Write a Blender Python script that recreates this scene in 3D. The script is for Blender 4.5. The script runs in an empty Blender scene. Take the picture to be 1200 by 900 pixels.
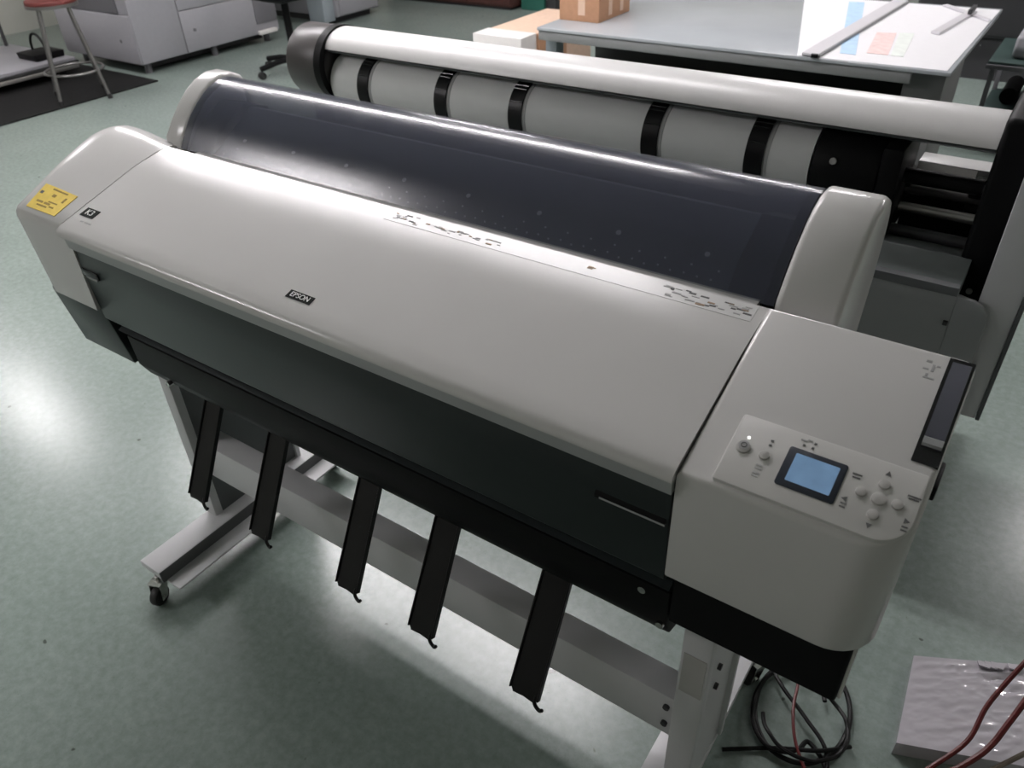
import bpy, bmesh, math, random
from mathutils import Vector, Matrix
random.seed(7)
S = bpy.context.scene
COL = S.collection

# ------------------------------------------------------------------ camera
CAM = Vector((0.0, 0.0, 1.6))
FPX = 910.2
VP = Vector((-985-600, -147-450, FPX)).normalized() * -1          # world +X seen from the camera
DN = Vector((653-600, 1697-450, FPX)).normalized()
AX = VP; AZ = -DN; AY = AZ.cross(AX).normalized(); AX = AY.cross(AZ).normalized()
rot = Matrix((( AX.x, -AX.y, -AX.z), (AY.x, -AY.y, -AY.z), (AZ.x, -AZ.y, -AZ.z)))
cd = bpy.data.cameras.new('camera'); cam = bpy.data.objects.new('camera', cd); COL.objects.link(cam)
cam.matrix_world = Matrix.Translation(CAM) @ rot.to_4x4()
cd.sensor_width = 36.0; cd.lens = FPX / 1200 * 36.0; cd.clip_start = 0.02; cd.clip_end = 100
cd.dof.use_dof = True; cd.dof.focus_distance = 1.25; cd.dof.aperture_fstop = 8.0
S.camera = cam

# ------------------------------------------------------------------ light and exposure
w = bpy.data.worlds.new('world'); S.world = w; w.use_nodes = True
w.node_tree.nodes['Background'].inputs[0].default_value = (0.8, 0.9, 1.0, 1)
w.node_tree.nodes['Background'].inputs[1].default_value = 0.05
S.cycles.caustics_reflective = False; S.cycles.caustics_refractive = False; S.cycles.sample_clamp_indirect = 3.0
S.view_settings.view_transform = 'Standard'; S.view_settings.look = 'None'
S.view_settings.exposure = 0.14; S.view_settings.gamma = 1.0; S.view_settings.use_curve_mapping = False
TUBE_STRENGTH = 82.0
CEIL = 2.8
LIGHTS = [(-7.0, 2.1)] + [(x, 2.4) for x in (-4.4, -3.1, -1.8)] + [(-4.2, 5.5), (-1.4, 5.5), (1.35, 5.4)] + [(-3.9, -1.2)]  # last one, behind the camera, is an added front fill

# ------------------------------------------------------------------ helpers
def R(d): return math.radians(d)
MATS = {}
def mat(name, col, rough=0.5, metal=0.0, var=0.0, scale=30.0, bump=0.0, bscale=200.0, spec=0.5, coat=0.0, alpha=1.0, emit=None, estr=0.0, trans=0.0, ior=1.45):
    m = bpy.data.materials.new(name); m.use_nodes = True
    nt = m.node_tree; b = nt.nodes['Principled BSDF']
    b.inputs['Roughness'].default_value = rough; b.inputs['Metallic'].default_value = metal
    b.inputs['Specular IOR Level'].default_value = spec; b.inputs['Coat Weight'].default_value = coat
    b.inputs['Alpha'].default_value = alpha; b.inputs['Transmission Weight'].default_value = trans; b.inputs['IOR'].default_value = ior
    if emit: b.inputs['Emission Color'].default_value = (*emit, 1); b.inputs['Emission Strength'].default_value = estr
    tc = nt.nodes.new('ShaderNodeTexCoord')
    n = nt.nodes.new('ShaderNodeTexNoise'); n.inputs['Scale'].default_value = scale; n.inputs['Detail'].default_value = 4
    nt.links.new(tc.outputs['Object'], n.inputs['Vector'])
    r = nt.nodes.new('ShaderNodeValToRGB')
    r.color_ramp.elements[0].position = 0.3; r.color_ramp.elements[1].position = 0.7
    v = max(var, 0.01)
    r.color_ramp.elements[0].color = (*[c*(1-v) for c in col], 1); r.color_ramp.elements[1].color = (*[min(1, c*(1+v)) for c in col], 1)
    nt.links.new(n.outputs['Fac'], r.inputs['Fac']); nt.links.new(r.outputs['Color'], b.inputs['Base Color'])
    if bump:
        n2 = nt.nodes.new('ShaderNodeTexNoise'); n2.inputs['Scale'].default_value = bscale; n2.inputs['Detail'].default_value = 3
        nt.links.new(tc.outputs['Object'], n2.inputs['Vector'])
        bp = nt.nodes.new('ShaderNodeBump'); bp.inputs['Strength'].default_value = bump; bp.inputs['Distance'].default_value = 0.006 if coat else 0.002
        nt.links.new(n2.outputs['Fac'], bp.inputs['Height']); nt.links.new(bp.outputs['Normal'], b.inputs['Normal']); nt.links.new(bp.outputs['Normal'], b.inputs['Coat Normal'])
    MATS[name] = m; return m

def setp(o, **k):
    for a, v in k.items():
        if v is not None: o[a] = v
    return o

class Thing:
    def __init__(s, name, label, cat, loc=(0, 0, 0), group=None):
        s.o = bpy.data.objects.new(name, None); COL.objects.link(s.o); s.o.location = loc
        s.o.empty_display_size = 0.05
        s.loc = Vector(loc); setp(s.o, label=label, category=cat, group=group)

def finish(bm, name, m, smooth=35):
    bmesh.ops.recalc_face_normals(bm, faces=bm.faces)
    me = bpy.data.meshes.new(name); bm.to_mesh(me); bm.free()
    if m is not None: me.materials.append(MATS[m] if isinstance(m, str) else m)
    if smooth:
        for p in me.polygons: p.use_smooth = True
        me.set_sharp_from_angle(angle=R(smooth))
    return me

def part(name, bm, m, thing, parent=None, smooth=35, label=None):
    """bm in world coordinates; the part hangs under thing (or under another part of it)."""
    bmesh.ops.translate(bm, vec=-thing.loc, verts=bm.verts)
    o = bpy.data.objects.new(name, finish(bm, name, m, smooth)); COL.objects.link(o)
    o.parent = parent or thing.o
    if label: o['label'] = label
    return o

def single(name, bm, m, label, cat, group=None, smooth=35, kind=None, base=None):
    vs = [v.co.copy() for v in bm.verts]
    if base is None:
        base = Vector((sum(v.x for v in vs)/len(vs), sum(v.y for v in vs)/len(vs), min(v.z for v in vs)))
    bmesh.ops.translate(bm, vec=-Vector(base), verts=bm.verts)
    o = bpy.data.objects.new(name, finish(bm, name, m, smooth)); COL.objects.link(o); o.location = base
    return setp(o, label=label, category=cat, group=group, kind=kind)

def struct(name, bm, m, smooth=0, label=None):
    o = bpy.data.objects.new(name, finish(bm, name, m, smooth)); COL.objects.link(o); o['kind'] = 'structure'
    if label: o['label'] = label
    return o

def bevel(bm, r, seg=2, ang=30, edges=None):
    if edges is None:
        edges = [e for e in bm.edges if len(e.link_faces) == 2 and e.calc_face_angle(0) > R(ang)]
    if r > 0 and edges:
        bmesh.ops.bevel(bm, geom=edges, offset=r, segments=seg, profile=0.5, affect='EDGES', clamp_overlap=True)
    return bm

def box(x0, x1, y0, y1, z0, z1, r=0.0, seg=2, bm=None):
    b = bmesh.new()
    g = bmesh.ops.create_cube(b, size=1)
    for v in b.verts:
        v.co = Vector(((x0+x1)/2 + v.co.x*(x1-x0), (y0+y1)/2 + v.co.y*(y1-y0), (z0+z1)/2 + v.co.z*(z1-z0)))
    bevel(b, r, seg)
    return join(bm, b) if bm is not None else b

def join(a, b):
    me = bpy.data.meshes.new('t'); b.to_mesh(me); b.free(); a.from_mesh(me); bpy.data.meshes.remove(me); return a

def xform(bm, M):
    bmesh.ops.transform(bm, matrix=M, verts=bm.verts); return bm

def extrude_poly(pts, vec, r=0, seg=2, bev_ang=30):
    """closed outline pts (3D, planar) pushed along vec into a solid"""
    b = bmesh.new(); vec = Vector(vec)
    lo = [b.verts.new(Vector(p)) for p in pts]; hi = [b.verts.new(Vector(p)+vec) for p in pts]
    b.faces.new(lo); b.faces.new(hi[::-1]); n = len(pts)
    for i in range(n): b.faces.new((lo[i], hi[i], hi[(i+1) % n], lo[(i+1) % n]))
    bmesh.ops.recalc_face_normals(b, faces=b.faces)
    bevel(b, r, seg, bev_ang); return b

def prism_x(prof, x0, x1, r=0, seg=2, bev_ang=30):
    return extrude_poly([(x0, y, z) for y, z in prof], (x1-x0, 0, 0), r, seg, bev_ang)

def shell_x(prof, x0, x1, t):
    """open curve prof (y,z) thickened by t and pulled along x"""
    n = len(prof); off = []
    for i in range(n):
        a = Vector(prof[max(0, i-1)]); c = Vector(prof[min(n-1, i+1)]); d = (c-a).normalized(); off.append(Vector(prof[i]) + Vector((d.y, -d.x))*t)
    return prism_x([tuple(p) for p in prof] + [tuple(p) for p in off[::-1]], x0, x1)

def cyl(p0, p1, r, seg=24, r2=None, bev=0):
    p0 = Vector(p0); p1 = Vector(p1); d = p1-p0
    b = bmesh.new()
    bmesh.ops.create_cone(b, cap_ends=True, segments=seg, radius1=r, radius2=r if r2 is None else r2, depth=d.length)
    if bev: bevel(b, bev, 2, 50)
    q = Vector((0, 0, 1)).rotation_difference(d.normalized())
    return xform(b, Matrix.Translation((p0+p1)/2) @ q.to_matrix().to_4x4())

def ring(c, axis, r_out, r_in, width, seg=40):
    """a band: hollow cylinder centred on c along axis"""
    b = bmesh.new(); prof = [(r_in, -width/2), (r_out, -width/2), (r_out, width/2), (r_in, width/2)]
    vs = [[b.verts.new((rr*math.cos(2*math.pi*i/seg), rr*math.sin(2*math.pi*i/seg), h)) for rr, h in prof] for i in range(seg)]
    for i in range(seg):
        for j in range(4): b.faces.new((vs[i][j], vs[(i+1) % seg][j], vs[(i+1) % seg][(j+1) % 4], vs[i][(j+1) % 4]))
    q = Vector((0, 0, 1)).rotation_difference(Vector(axis))
    return xform(b, Matrix.Translation(c) @ q.to_matrix().to_4x4())

def catmull(pts, n=8, closed=False):
    P = [Vector(p) for p in pts]; out = []; m = len(P)
    for i in range(m if closed else m-1):
        if closed: a, b, c, d = P[(i-1) % m], P[i], P[(i+1) % m], P[(i+2) % m]
        else: a, b, c, d = P[max(i-1, 0)], P[i], P[i+1], P[min(i+2, m-1)]
        for k in range(n):
            t = k/n
            out.append(0.5*((2*b) + (c-a)*t + (2*a-5*b+4*c-d)*t*t + (3*b-a-3*c+d)*t**3))
    if not closed: out.append(P[-1])
    return out

def tube(pts, r, seg=10, closed=False):
    b = bmesh.new(); P = [Vector(p) for p in pts]; n = len(P); rings = []
    up = None
    for i in range(n):
        if closed: d = (P[(i+1) % n]-P[i-1]).normalized()
        else: d = (P[min(i+1, n-1)]-P[max(i-1, 0)]).normalized()
        if up is None:
            up = Vector((0, 0, 1)) if abs(d.z) < 0.9 else Vector((1, 0, 0))
        s = d.cross(up).normalized(); up = s.cross(d).normalized()
        rings.append([b.verts.new(P[i] + (s*math.cos(2*math.pi*k/seg) + up*math.sin(2*math.pi*k/seg))*r) for k in range(seg)])
    for i in range(n if closed else n-1):
        for k in range(seg): b.faces.new((rings[i][k], rings[(i+1) % n][k], rings[(i+1) % n][(k+1) % seg], rings[i][(k+1) % seg]))
    if not closed: b.faces.new(rings[0][::-1]); b.faces.new(rings[-1])
    return b

def rrect(x0, x1, y0, y1, rs, seg=6):
    """rounded outline, rs = radii at (x0,y0),(x1,y0),(x1,y1),(x0,y1)"""
    out = []
    for (cx, cy, sx, sy, a0), r in zip(((x0, y0, 1, 1, 180), (x1, y0, -1, 1, 270), (x1, y1, -1, -1, 0), (x0, y1, 1, -1, 90)), rs):
        if r <= 0: out.append((cx, cy)); continue
        for i in range(seg+1):
            a = R(a0 + 90*i/seg); out.append((cx + sx*r + r*math.cos(a), cy + sy*r + r*math.sin(a)))
    return out

def text_bm(txt, size, depth=0.0004):
    c = bpy.data.curves.new('t', 'FONT'); c.body = txt; c.size = size; c.align_x = 'CENTER'; c.align_y = 'CENTER'; c.extrude = depth
    o = bpy.data.objects.new('t', c); COL.objects.link(o)
    dg = bpy.context.evaluated_depsgraph_get(); me = bpy.data.meshes.new_from_object(o.evaluated_get(dg))
    b = bmesh.new(); b.from_mesh(me); bpy.data.objects.remove(o); bpy.data.curves.remove(c); bpy.data.meshes.remove(me)
    return b

# ------------------------------------------------------------------ materials
mat('plastic', (0.56, 0.55, 0.54), 0.23, var=0.015, scale=8, bump=0.02, bscale=900)
mat('plastic_trim', (0.30, 0.31, 0.31), 0.4)
mat('dark_cover', (0.015, 0.020, 0.0205), 0.33, var=0.05, spec=0.42)
mat('black_plastic', (0.006, 0.006, 0.0065), 0.5, spec=0.12)
mat('black_gloss', (0.008, 0.008, 0.009), 0.12)
mat('black_strap', (0.007, 0.007, 0.0075), 0.35, spec=0.2)
mat('smoke', (0.072, 0.078, 0.120), 0.20, alpha=0.5, spec=0.9)  # bluish base colour also stands in for the ceiling's reflection
mat('inner_plate', (0.075, 0.088, 0.125), 0.6)
mat('speck', (0.75, 0.78, 0.82), 0.6)
mat('stand_paint', (0.56, 0.56, 0.57), 0.38, bump=0.05, bscale=600)
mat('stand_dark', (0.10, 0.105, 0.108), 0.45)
mat('chrome', (0.65, 0.64, 0.62), 0.18, metal=1.0)
mat('rubber', (0.012, 0.012, 0.012), 0.6)
mat('button', (0.40, 0.39, 0.375), 0.4)
mat('panel_plastic', (0.55, 0.54, 0.525), 0.38)
mat('bezel', (0.02, 0.024, 0.034), 0.25)
mat('lcd', (0.16, 0.27, 0.42), 0.25, var=0.12, scale=60, emit=(0.22, 0.38, 0.62), estr=0.22)
mat('lever_plastic', (0.075, 0.077, 0.098), 0.2, spec=0.8)
mat('led', (0.8, 0.8, 0.8), 0.3, emit=(1, 1, 0.97), estr=1.2)
mat('print_grey', (0.10, 0.10, 0.10), 0.6)
mat('print_light', (0.36, 0.36, 0.36), 0.6)
mat('print_white', (0.85, 0.85, 0.85), 0.5)
mat('yellow_label', (0.84, 0.62, 0.12), 0.45, var=0.05, scale=90)
mat('yellow_ink', (0.33, 0.22, 0.05), 0.6)
mat('label_film', (0.60, 0.595, 0.59), 0.26)
mat('red_ink', (0.5, 0.12, 0.08), 0.6)
mat('brown_ink', (0.32, 0.22, 0.14), 0.6)
mat('rear_white', (0.62, 0.61, 0.605), 0.34, var=0.01)
mat('paper', (0.66, 0.66, 0.655), 0.6, var=0.01)
mat('rear_cap', (0.055, 0.05, 0.05), 0.36)
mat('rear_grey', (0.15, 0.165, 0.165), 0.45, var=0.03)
mat('rear_plate', (0.30, 0.305, 0.31), 0.45)
mat('steel', (0.42, 0.41, 0.39), 0.35, metal=0.8)
mat('machine_white', (0.30, 0.295, 0.315), 0.45, var=0.02)
mat('machine_grey', (0.13, 0.127, 0.137), 0.45, var=0.02)
mat('machine_blue', (0.33, 0.37, 0.40), 0.45)
mat('dark_metal', (0.03, 0.03, 0.032), 0.45)
mat('mat_rubber', (0.008, 0.008, 0.008), 0.8, spec=0.2, var=0.2, scale=40, bump=0.4, bscale=120)
mat('stool_metal', (0.20, 0.195, 0.19), 0.35, metal=0.7)
mat('stool_seat', (0.12, 0.025, 0.022), 0.5, var=0.1)
mat('cardboard', (0.44, 0.24, 0.14), 0.75, var=0.06, scale=40)
mat('cardboard_pale', (0.62, 0.44, 0.33), 0.75, var=0.05, scale=30)
mat('box_white', (0.68, 0.66, 0.64), 0.55, var=0.02)
mat('table_edge', (0.20, 0.205, 0.205), 0.4)
mat('table_dark', (0.028, 0.033, 0.031), 0.5)
mat('table_leg', (0.15, 0.15, 0.15), 0.5)
mat('table_top', (0.36, 0.38, 0.40), 0.2, var=0.03, scale=5)
mat('sheet', (0.80, 0.79, 0.81), 0.45)
mat('sheet_blue', (0.45, 0.63, 0.82), 0.5, var=0.08, scale=25)
mat('sheet_pink', (0.82, 0.62, 0.60), 0.5, var=0.12, scale=30)
mat('sheet_green', (0.76, 0.80, 0.76), 0.5, var=0.06, scale=20)
mat('ruler', (0.62, 0.60, 0.63), 0.35)
mat('brown_wood', (0.060, 0.022, 0.018), 0.5, var=0.2, scale=12)
mat('green_paint', (0.02, 0.10, 0.075), 0.45)
mat('dark_green', (0.03, 0.055, 0.05), 0.45)
mat('wrap', (0.50, 0.47, 0.51), 0.12, var=0.04, scale=20, spec=0.9, coat=1.0)
mat('cable_black', (0.006, 0.006, 0.006), 0.45, spec=0.2)
mat('cable_red', (0.10, 0.010, 0.010), 0.4)
mat('cable_brown', (0.16, 0.13, 0.10), 0.45)
mat('wall_paint', (0.50, 0.50, 0.45), 0.8, var=0.03, scale=3)
mat('ceiling_paint', (0.72, 0.72, 0.70), 0.9, var=0.02)
mat('fixture', (0.75, 0.75, 0.75), 0.5)
mat('tube_light', (1, 1, 1), 0.5, emit=(1.0, 0.955, 0.978), estr=TUBE_STRENGTH)

def floor_material():
    m = bpy.data.materials.new('vinyl_floor'); m.use_nodes = True; nt = m.node_tree; b = nt.nodes['Principled BSDF']
    tc = nt.nodes.new('ShaderNodeTexCoord'); L = nt.links.new
    def noise(s, d=4, rough=0.6):
        n = nt.nodes.new('ShaderNodeTexNoise'); n.inputs['Scale'].default_value = s; n.inputs['Detail'].default_value = d; n.inputs['Roughness'].default_value = rough
        L(tc.outputs['Object'], n.inputs['Vector']); return n.outputs['Fac']
    def ramp(f, a, ca, c, cc):
        r = nt.nodes.new('ShaderNodeValToRGB'); r.color_ramp.elements[0].position = a; r.color_ramp.elements[1].position = c
        r.color_ramp.elements[0].color = (*ca, 1); r.color_ramp.elements[1].color = (*cc, 1); L(f, r.inputs['Fac']); return r.outputs['Color']
    def mix(fac, a, c, mode='MIX'):
        n = nt.nodes.new('ShaderNodeMix'); n.data_type = 'RGBA'; n.blend_type = mode
        if isinstance(fac, float): n.inputs['Factor'].default_value = fac
        else: L(fac, n.inputs['Factor'])
        L(a, n.inputs[6]); L(c, n.inputs[7]); return n.outputs[2]
    big = ramp(noise(1.6, 3), 0.3, (0.225, 0.272, 0.251), 0.72, (0.263, 0.312, 0.290))
    med = ramp(noise(45, 5, 0.7), 0.32, (0.80, 0.82, 0.80), 0.66, (1.10, 1.10, 1.09))
    c1 = mix(1.0, big, med, 'MULTIPLY')
    fl = ramp(noise(160, 2), 0.66, (1, 1, 1), 0.74, (0.72, 0.74, 0.72))
    c2 = mix(1.0, c1, fl, 'MULTIPLY')
    sp = ramp(noise(22, 1), 0.765, (1, 1, 1), 0.785, (0.30, 0.30, 0.28))
    c3 = mix(1.0, c2, sp, 'MULTIPLY')
    L(c3, b.inputs['Base Color'])
    b.inputs['Roughness'].default_value = 0.24
    bp = nt.nodes.new('ShaderNodeBump'); bp.inputs['Strength'].default_value = 0.08; bp.inputs['Distance'].default_value = 0.002
    L(noise(30, 3), bp.inputs['Height']); L(bp.outputs['Normal'], b.inputs['Normal'])
    MATS['vinyl'] = m
floor_material()

# ------------------------------------------------------------------ room
X0, X1, Y0, Y1 = -9.0, 3.2, -3.2, 9.4
struct('floor', box(X0, X1, Y0, Y1, -0.1, 0.0), 'vinyl')
struct('ceiling', box(X0, X1, Y0, Y1, CEIL, CEIL+0.1), 'ceiling_paint')
struct('wall_left', box(X0-0.1, X0, Y0, Y1, 0, CEIL), 'wall_paint')
struct('wall_right', box(X1, X1+0.1, Y0, Y1, 0, CEIL), 'wall_paint')
struct('wall_back', box(X0, X1, Y1, Y1+0.1, 0, CEIL), 'wall_paint')
struct('wall_front', box(X0, X1, Y0-0.1, Y0, 0, CEIL), 'wall_paint')
for lx, ly in LIGHTS:
    t = Thing('ceiling_light', 'white twin-tube fluorescent light fixed to the ceiling', 'ceiling light', (lx, ly, CEIL), 'fluorescent lights on the ceiling')
    part('housing', box(lx-0.63, lx+0.63, ly-0.13, ly+0.13, CEIL-0.05, CEIL, 0.01), 'fixture', t)
    for s in (-1, 1):
        part('tube', cyl((lx-0.6, ly+s*0.065, CEIL-0.075), (lx+0.6, ly+s*0.065, CEIL-0.075), 0.024, 12), 'tube_light', t)

# ------------------------------------------------------------------ the large printer in front
PX0, XL, XS, PX1 = -1.715, -1.508, -0.232, 0.012       # left end, left seam, right seam, right end
K = 0.337; A = math.atan(K)
def ztop(y): return 0.995 + K*(y-0.63)
def onp(x, y, h=0.0): return Vector((x, y - h*math.sin(A), ztop(y) + h*math.cos(A)))
PR = Thing('large_format_printer', 'large white and charcoal roll printer on a wheeled white stand with black paper guides', 'printer', (-0.85, 0.85, 0))
P = lambda n, b, m, parent=None, smooth=35, label=None: part(n, b, m, PR, parent, smooth, label)

def plan_block(outline, zb, ztopf, r, seg=3, rb=0):
    """upright block over a plan outline; top follows ztopf(x,y)"""
    b = bmesh.new(); n = len(outline)
    lo = [b.verts.new((x, y, zb)) for x, y in outline]; hi = [b.verts.new((x, y, ztopf(x, y))) for x, y in outline]
    fl = b.faces.new(lo[::-1]); ft = b.faces.new(hi)
    for i in range(n): b.faces.new((lo[i], lo[(i+1) % n], hi[(i+1) % n], hi[i]))
    bmesh.ops.recalc_face_normals(b, faces=b.faces)
    te = [e for e in ft.edges]
    bevel(b, r, seg, edges=te)
    if rb:
        b.faces.ensure_lookup_table()
        be = [e for e in b.edges if all(abs(v.co.z-zb) < 1e-5 for v in e.verts)]
        bevel(b, rb, 2, edges=be)
    return b

# right end cover
rc = P('right_end_cover', plan_block(rrect(XS+0.0006, PX1, 0.632, 0.89, (0.0, 0.055, 0.012, 0.0), 8), 0.816, lambda x, y: ztop(y), 0.007, 3, 0.004), 'plastic')
P('right_lower_cover', plan_block(rrect(-0.226, -0.004, 0.655, 1.14, (0.0, 0.006, 0.03, 0.0), 4), 0.705, lambda x, y: 0.815, 0.003), 'black_plastic')
P('right_side_plate', box(-0.0039, 0.0005, 0.660, 1.14, 0.708, 0.8155, 0.001), 'plastic')
P('right_rear_cover', plan_block(rrect(XS, 0.010, 0.888, 1.17, (0, 0, 0.03, 0), 6), 0.815, lambda x, y: 0.86, 0.01), 'plastic')
lid_prof = [(0.6225, 0.983), (0.6215, 0.9875), (0.625, 0.9945), (0.634, 1.000), (0.66, 1.0085), (0.72, 1.0265), (0.78, 1.0455), (0.808, 1.0538), (0.825, 1.0582), (0.845, 1.0625), (0.875, 1.0682), (0.90, 1.0725), (0.904, 1.069), (0.904, 1.05), (0.80, 1.03), (0.66, 0.985), (0.64, 0.983)]
def lidz(y):
    for (ya, za), (yb, zb) in zip(lid_prof[:12], lid_prof[1:12]):
        if ya <= y <= yb and yb > ya: return za + (zb-za)*(y-ya)/(yb-ya)
# left end cover with softly rounded outer end
def loft_x(stations):
    """stations: list of (x, [(y,z)...]) with equal counts, capped at both ends"""
    b = bmesh.new(); rows = [[b.verts.new((x, y, z)) for y, z in pr] for x, pr in stations]
    for r0, r1 in zip(rows, rows[1:]):
        n = len(r0)
        for i in range(n): b.faces.new((r0[i], r0[(i+1) % n], r1[(i+1) % n], r1[i]))
    b.faces.new(rows[0]); b.faces.new(rows[-1][::-1])
    return b
def left_z(f, y): return (1-f)*(lidz(y)+0.0008) + f*(ztop(y) + 0.002 + 0.013*math.sin(math.pi*(y-0.64)/0.30))
def left_prof(f, off):
    pts = [(0.632, 0.82), (0.632, 0.90), (0.632, 0.982), (0.6345, 0.993)]
    for i in range(9):
        y = 0.64 + i*0.03; pts.append((y, left_z(f, y)))
    e = left_z(f, 0.88); pts += [(0.897, e+0.002), (0.915, e-0.001), (0.932, e-0.010), (0.945, e-0.028), (0.95, 1.02), (0.95, 0.82)]
    c = 0.79
    return [(y + off*max(-1, min(1, (c-y)/0.10)), z - (off*0.45 if z > 0.99 else 0)) for y, z in pts]
stat = [(XL, left_prof(0, 0)), (XL-0.05, left_prof(0.4, 0)), (XL-0.11, left_prof(0.85, 0)), (PX0+0.055, left_prof(1, 0))]
for i in range(1, 9):
    t = math.sin(R(i*90/8)); stat.append((PX0+0.055-0.055*t, left_prof(1, 0.05*(1-math.sqrt(max(0, 1-t*t))))))
bl = loft_x(stat)
for v in bl.verts:
    if v.co.z < 0.985: v.co.x += 0.034*(0.985-v.co.z)/0.165*(XL-v.co.x)/(XL-PX0)
lc = P('left_end_cover', bl, 'plastic', smooth=45)
P('left_front_trim', box(XL, -1.487, 0.632, 0.72, 0.82, 0.9828), 'plastic')
P('left_lower_cover', prism_x([(0.640, 0.82), (0.664, 0.67), (1.05, 0.67), (1.05, 0.82)], -1.676, -1.487, 0.004), 'dark_cover', label='charcoal lower cover of the left end')
P('left_rear_cover', plan_block(rrect(-1.66, XL-0.03, 0.93, 1.17, (0, 0, 0, 0.03), 6), 0.82, lambda x, y: 0.93, 0.01), 'plastic')
# lid
lid = P('top_lid', prism_x(lid_prof, XL+0.0008, XS-0.0004), 'plastic', smooth=40)
P('lid_lip', prism_x([(0.6240, 0.9828), (0.627, 0.961), (0.64, 0.961), (0.64, 0.9828)], -1.487, XS-0.0015), 'plastic_trim', label='grey lip under the lid edge')
P('lid_rear_strip', prism_x([(0.905, 1.062), (0.905, 1.068), (0.922, 1.069), (0.922, 1.055)], -1.43, XS-0.02), 'plastic', label='pale strip behind the lid')
# front panel and the parts below it
fp = P('front_panel', prism_x([(0.634, 0.9608), (0.6335, 0.905), (0.640, 0.80), (0.646, 0.792), (0.67, 0.792), (0.66, 0.9608)], -1.486, -0.2345, 0.002), 'dark_cover', label='smoky charcoal front panel')
P('handle_slot', prism_x([(0.6335, 0.913), (0.630, 0.908), (0.6305, 0.903), (0.6375, 0.903)], -0.335, -0.238), 'black_plastic', fp)
P('handle_edge', prism_x([(0.6298, 0.9065), (0.6292, 0.9045), (0.6302, 0.9030), (0.634, 0.9030), (0.634, 0.9065)], -0.328, -0.238), 'plastic_trim', fp, label='thin pale edge of the grip')
P('handle_slot', box(-1.484, -1.43, 0.6305, 0.640, 0.903, 0.918, 0.002), 'black_gloss', fp)
P('handle_edge', box(-1.470, -1.432, 0.6292, 0.634, 0.9015, 0.9045), 'plastic_trim', fp)
P('inner_body', box(-1.486, -0.2335, 0.69, 1.14, 0.64, 0.955, 0.004), 'black_plastic')
P('lower_beam', prism_x([(0.662, 0.758), (0.652, 0.762), (0.655, 0.69), (0.672, 0.655), (0.74, 0.63), (0.74, 0.75)], -1.45, -0.228, 0.003), 'black_plastic')
P('output_tray', prism_x([(0.645, 0.775), (0.70, 0.80), (0.70, 0.755), (0.655, 0.7625)], -1.46, -0.228), 'dark_cover')
for x, z in ((-0.268, 0.745), (-0.237, 0.69), (-1.35, 0.675)):
    P('screw', cyl((x, 0.65, z), (x, 0.66, z), 0.006, 12), 'chrome')
# towers and smoked roll cover
def arch(dy=0.0, inset=0.0):
    i = inset
    return [(0.905+i+dy, 1.04), (0.912+i+dy, 1.080), (0.936+i+dy, 1.110), (0.962+i*.8+dy, 1.137-i*.4), (0.988+i*.6+dy, 1.158-i*.7), (1.014+i*.4+dy, 1.173-i*.9), (1.045+dy, 1.182-i), (1.072-i*.2+dy, 1.181-i), (1.095-i*.6+dy, 1.170-i*.8), (1.108-i+dy, 1.150-i*.4), (1.114-i+dy, 1.12), (1.110-i+dy, 1.05), (1.085-i+dy, 0.95), (1.06+dy, 0.90), (0.95+i+dy, 0.90)]
P('right_tower', prism_x(arch(), XS+0.001, -0.148, 0.010, 4, 50), 'plastic')
P('left_tower', prism_x(arch(0.012), -1.548, -1.487, 0.010, 4, 50), 'plastic')
def cover_prof(i): return [(p.x, p.y) for p in [Vector((q[0], q[1])) for q in catmull([(0.9135+i*0.5, 1.0655, 0)] + [(y, z, 0) for y, z in arch(0.004, i)[2:12]], 4)]]
cov = cover_prof(0.010)
rcv = P('roll_cover', shell_x(cov, -1.4865, XS-0.001, -0.003), 'smoke', smooth=50, label='smoked translucent roll cover')
P('cover_rib', shell_x(cover_prof(0.0135), -0.247, -0.2335, -0.004), 'black_gloss', rcv)
P('cover_rib', shell_x(cover_prof(0.0135), -1.4862, -1.472, -0.004), 'black_gloss', rcv)
# inside the cover: slanted media plate with rows of small holes, roll, end blocks
ipl = P('media_plate', prism_x([(0.925, 1.060), (1.045, 1.130), (1.075, 1.12), (1.075, 1.0), (0.925, 1.0)], -1.40, -0.30), 'inner_plate')
P('end_block', prism_x([(0.922, 1.058), (0.955, 1.10), (1.03, 1.14), (1.09, 1.12), (1.09, 0.98), (0.925, 0.98)], -1.471, -1.40), 'black_plastic')
P('end_block', prism_x([(0.922, 1.058), (0.955, 1.10), (1.03, 1.14), (1.09, 1.12), (1.09, 0.98), (0.925, 0.98)], -0.30, -0.248), 'black_plastic')
P('gap_shelf', box(-1.486, -0.2335, 0.895, 0.935, 1.0, 1.045), 'black_plastic')
hole = finish(cyl((0, 0, 0), (0, 0, 0.0016), 0.0042, 10), 'media_hole', 'speck')
holes = finish(cyl((0, 0, 0), (0, 0, 0.0016), 0.0016, 8), 'media_dot', 'speck')
nrm = Vector((0, -0.07, 0.12)).normalized(); qh = Vector((0, 0, 1)).rotation_difference(nrm)
def on_media(x, f, me, nm):
    o = bpy.data.objects.new(nm, me); COL.objects.link(o); o.parent = ipl
    o.location = Vector((x, 0.925+0.12*f, 1.060+0.07*f)) - PR.loc; o.rotation_mode = 'QUATERNION'; o.rotation_quaternion = qh
for i in range(8): on_media(-1.345 + i*0.142, 0.40, hole, 'media_hole')
for i in range(52):
    on_media(-1.375 + i*0.0205, 0.10 + 0.02*(i % 2) + random.uniform(0, .02), holes, 'media_dot')
    if i % 2: on_media(-1.37 + i*0.0205, 0.24, holes, 'media_dot')
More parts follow.
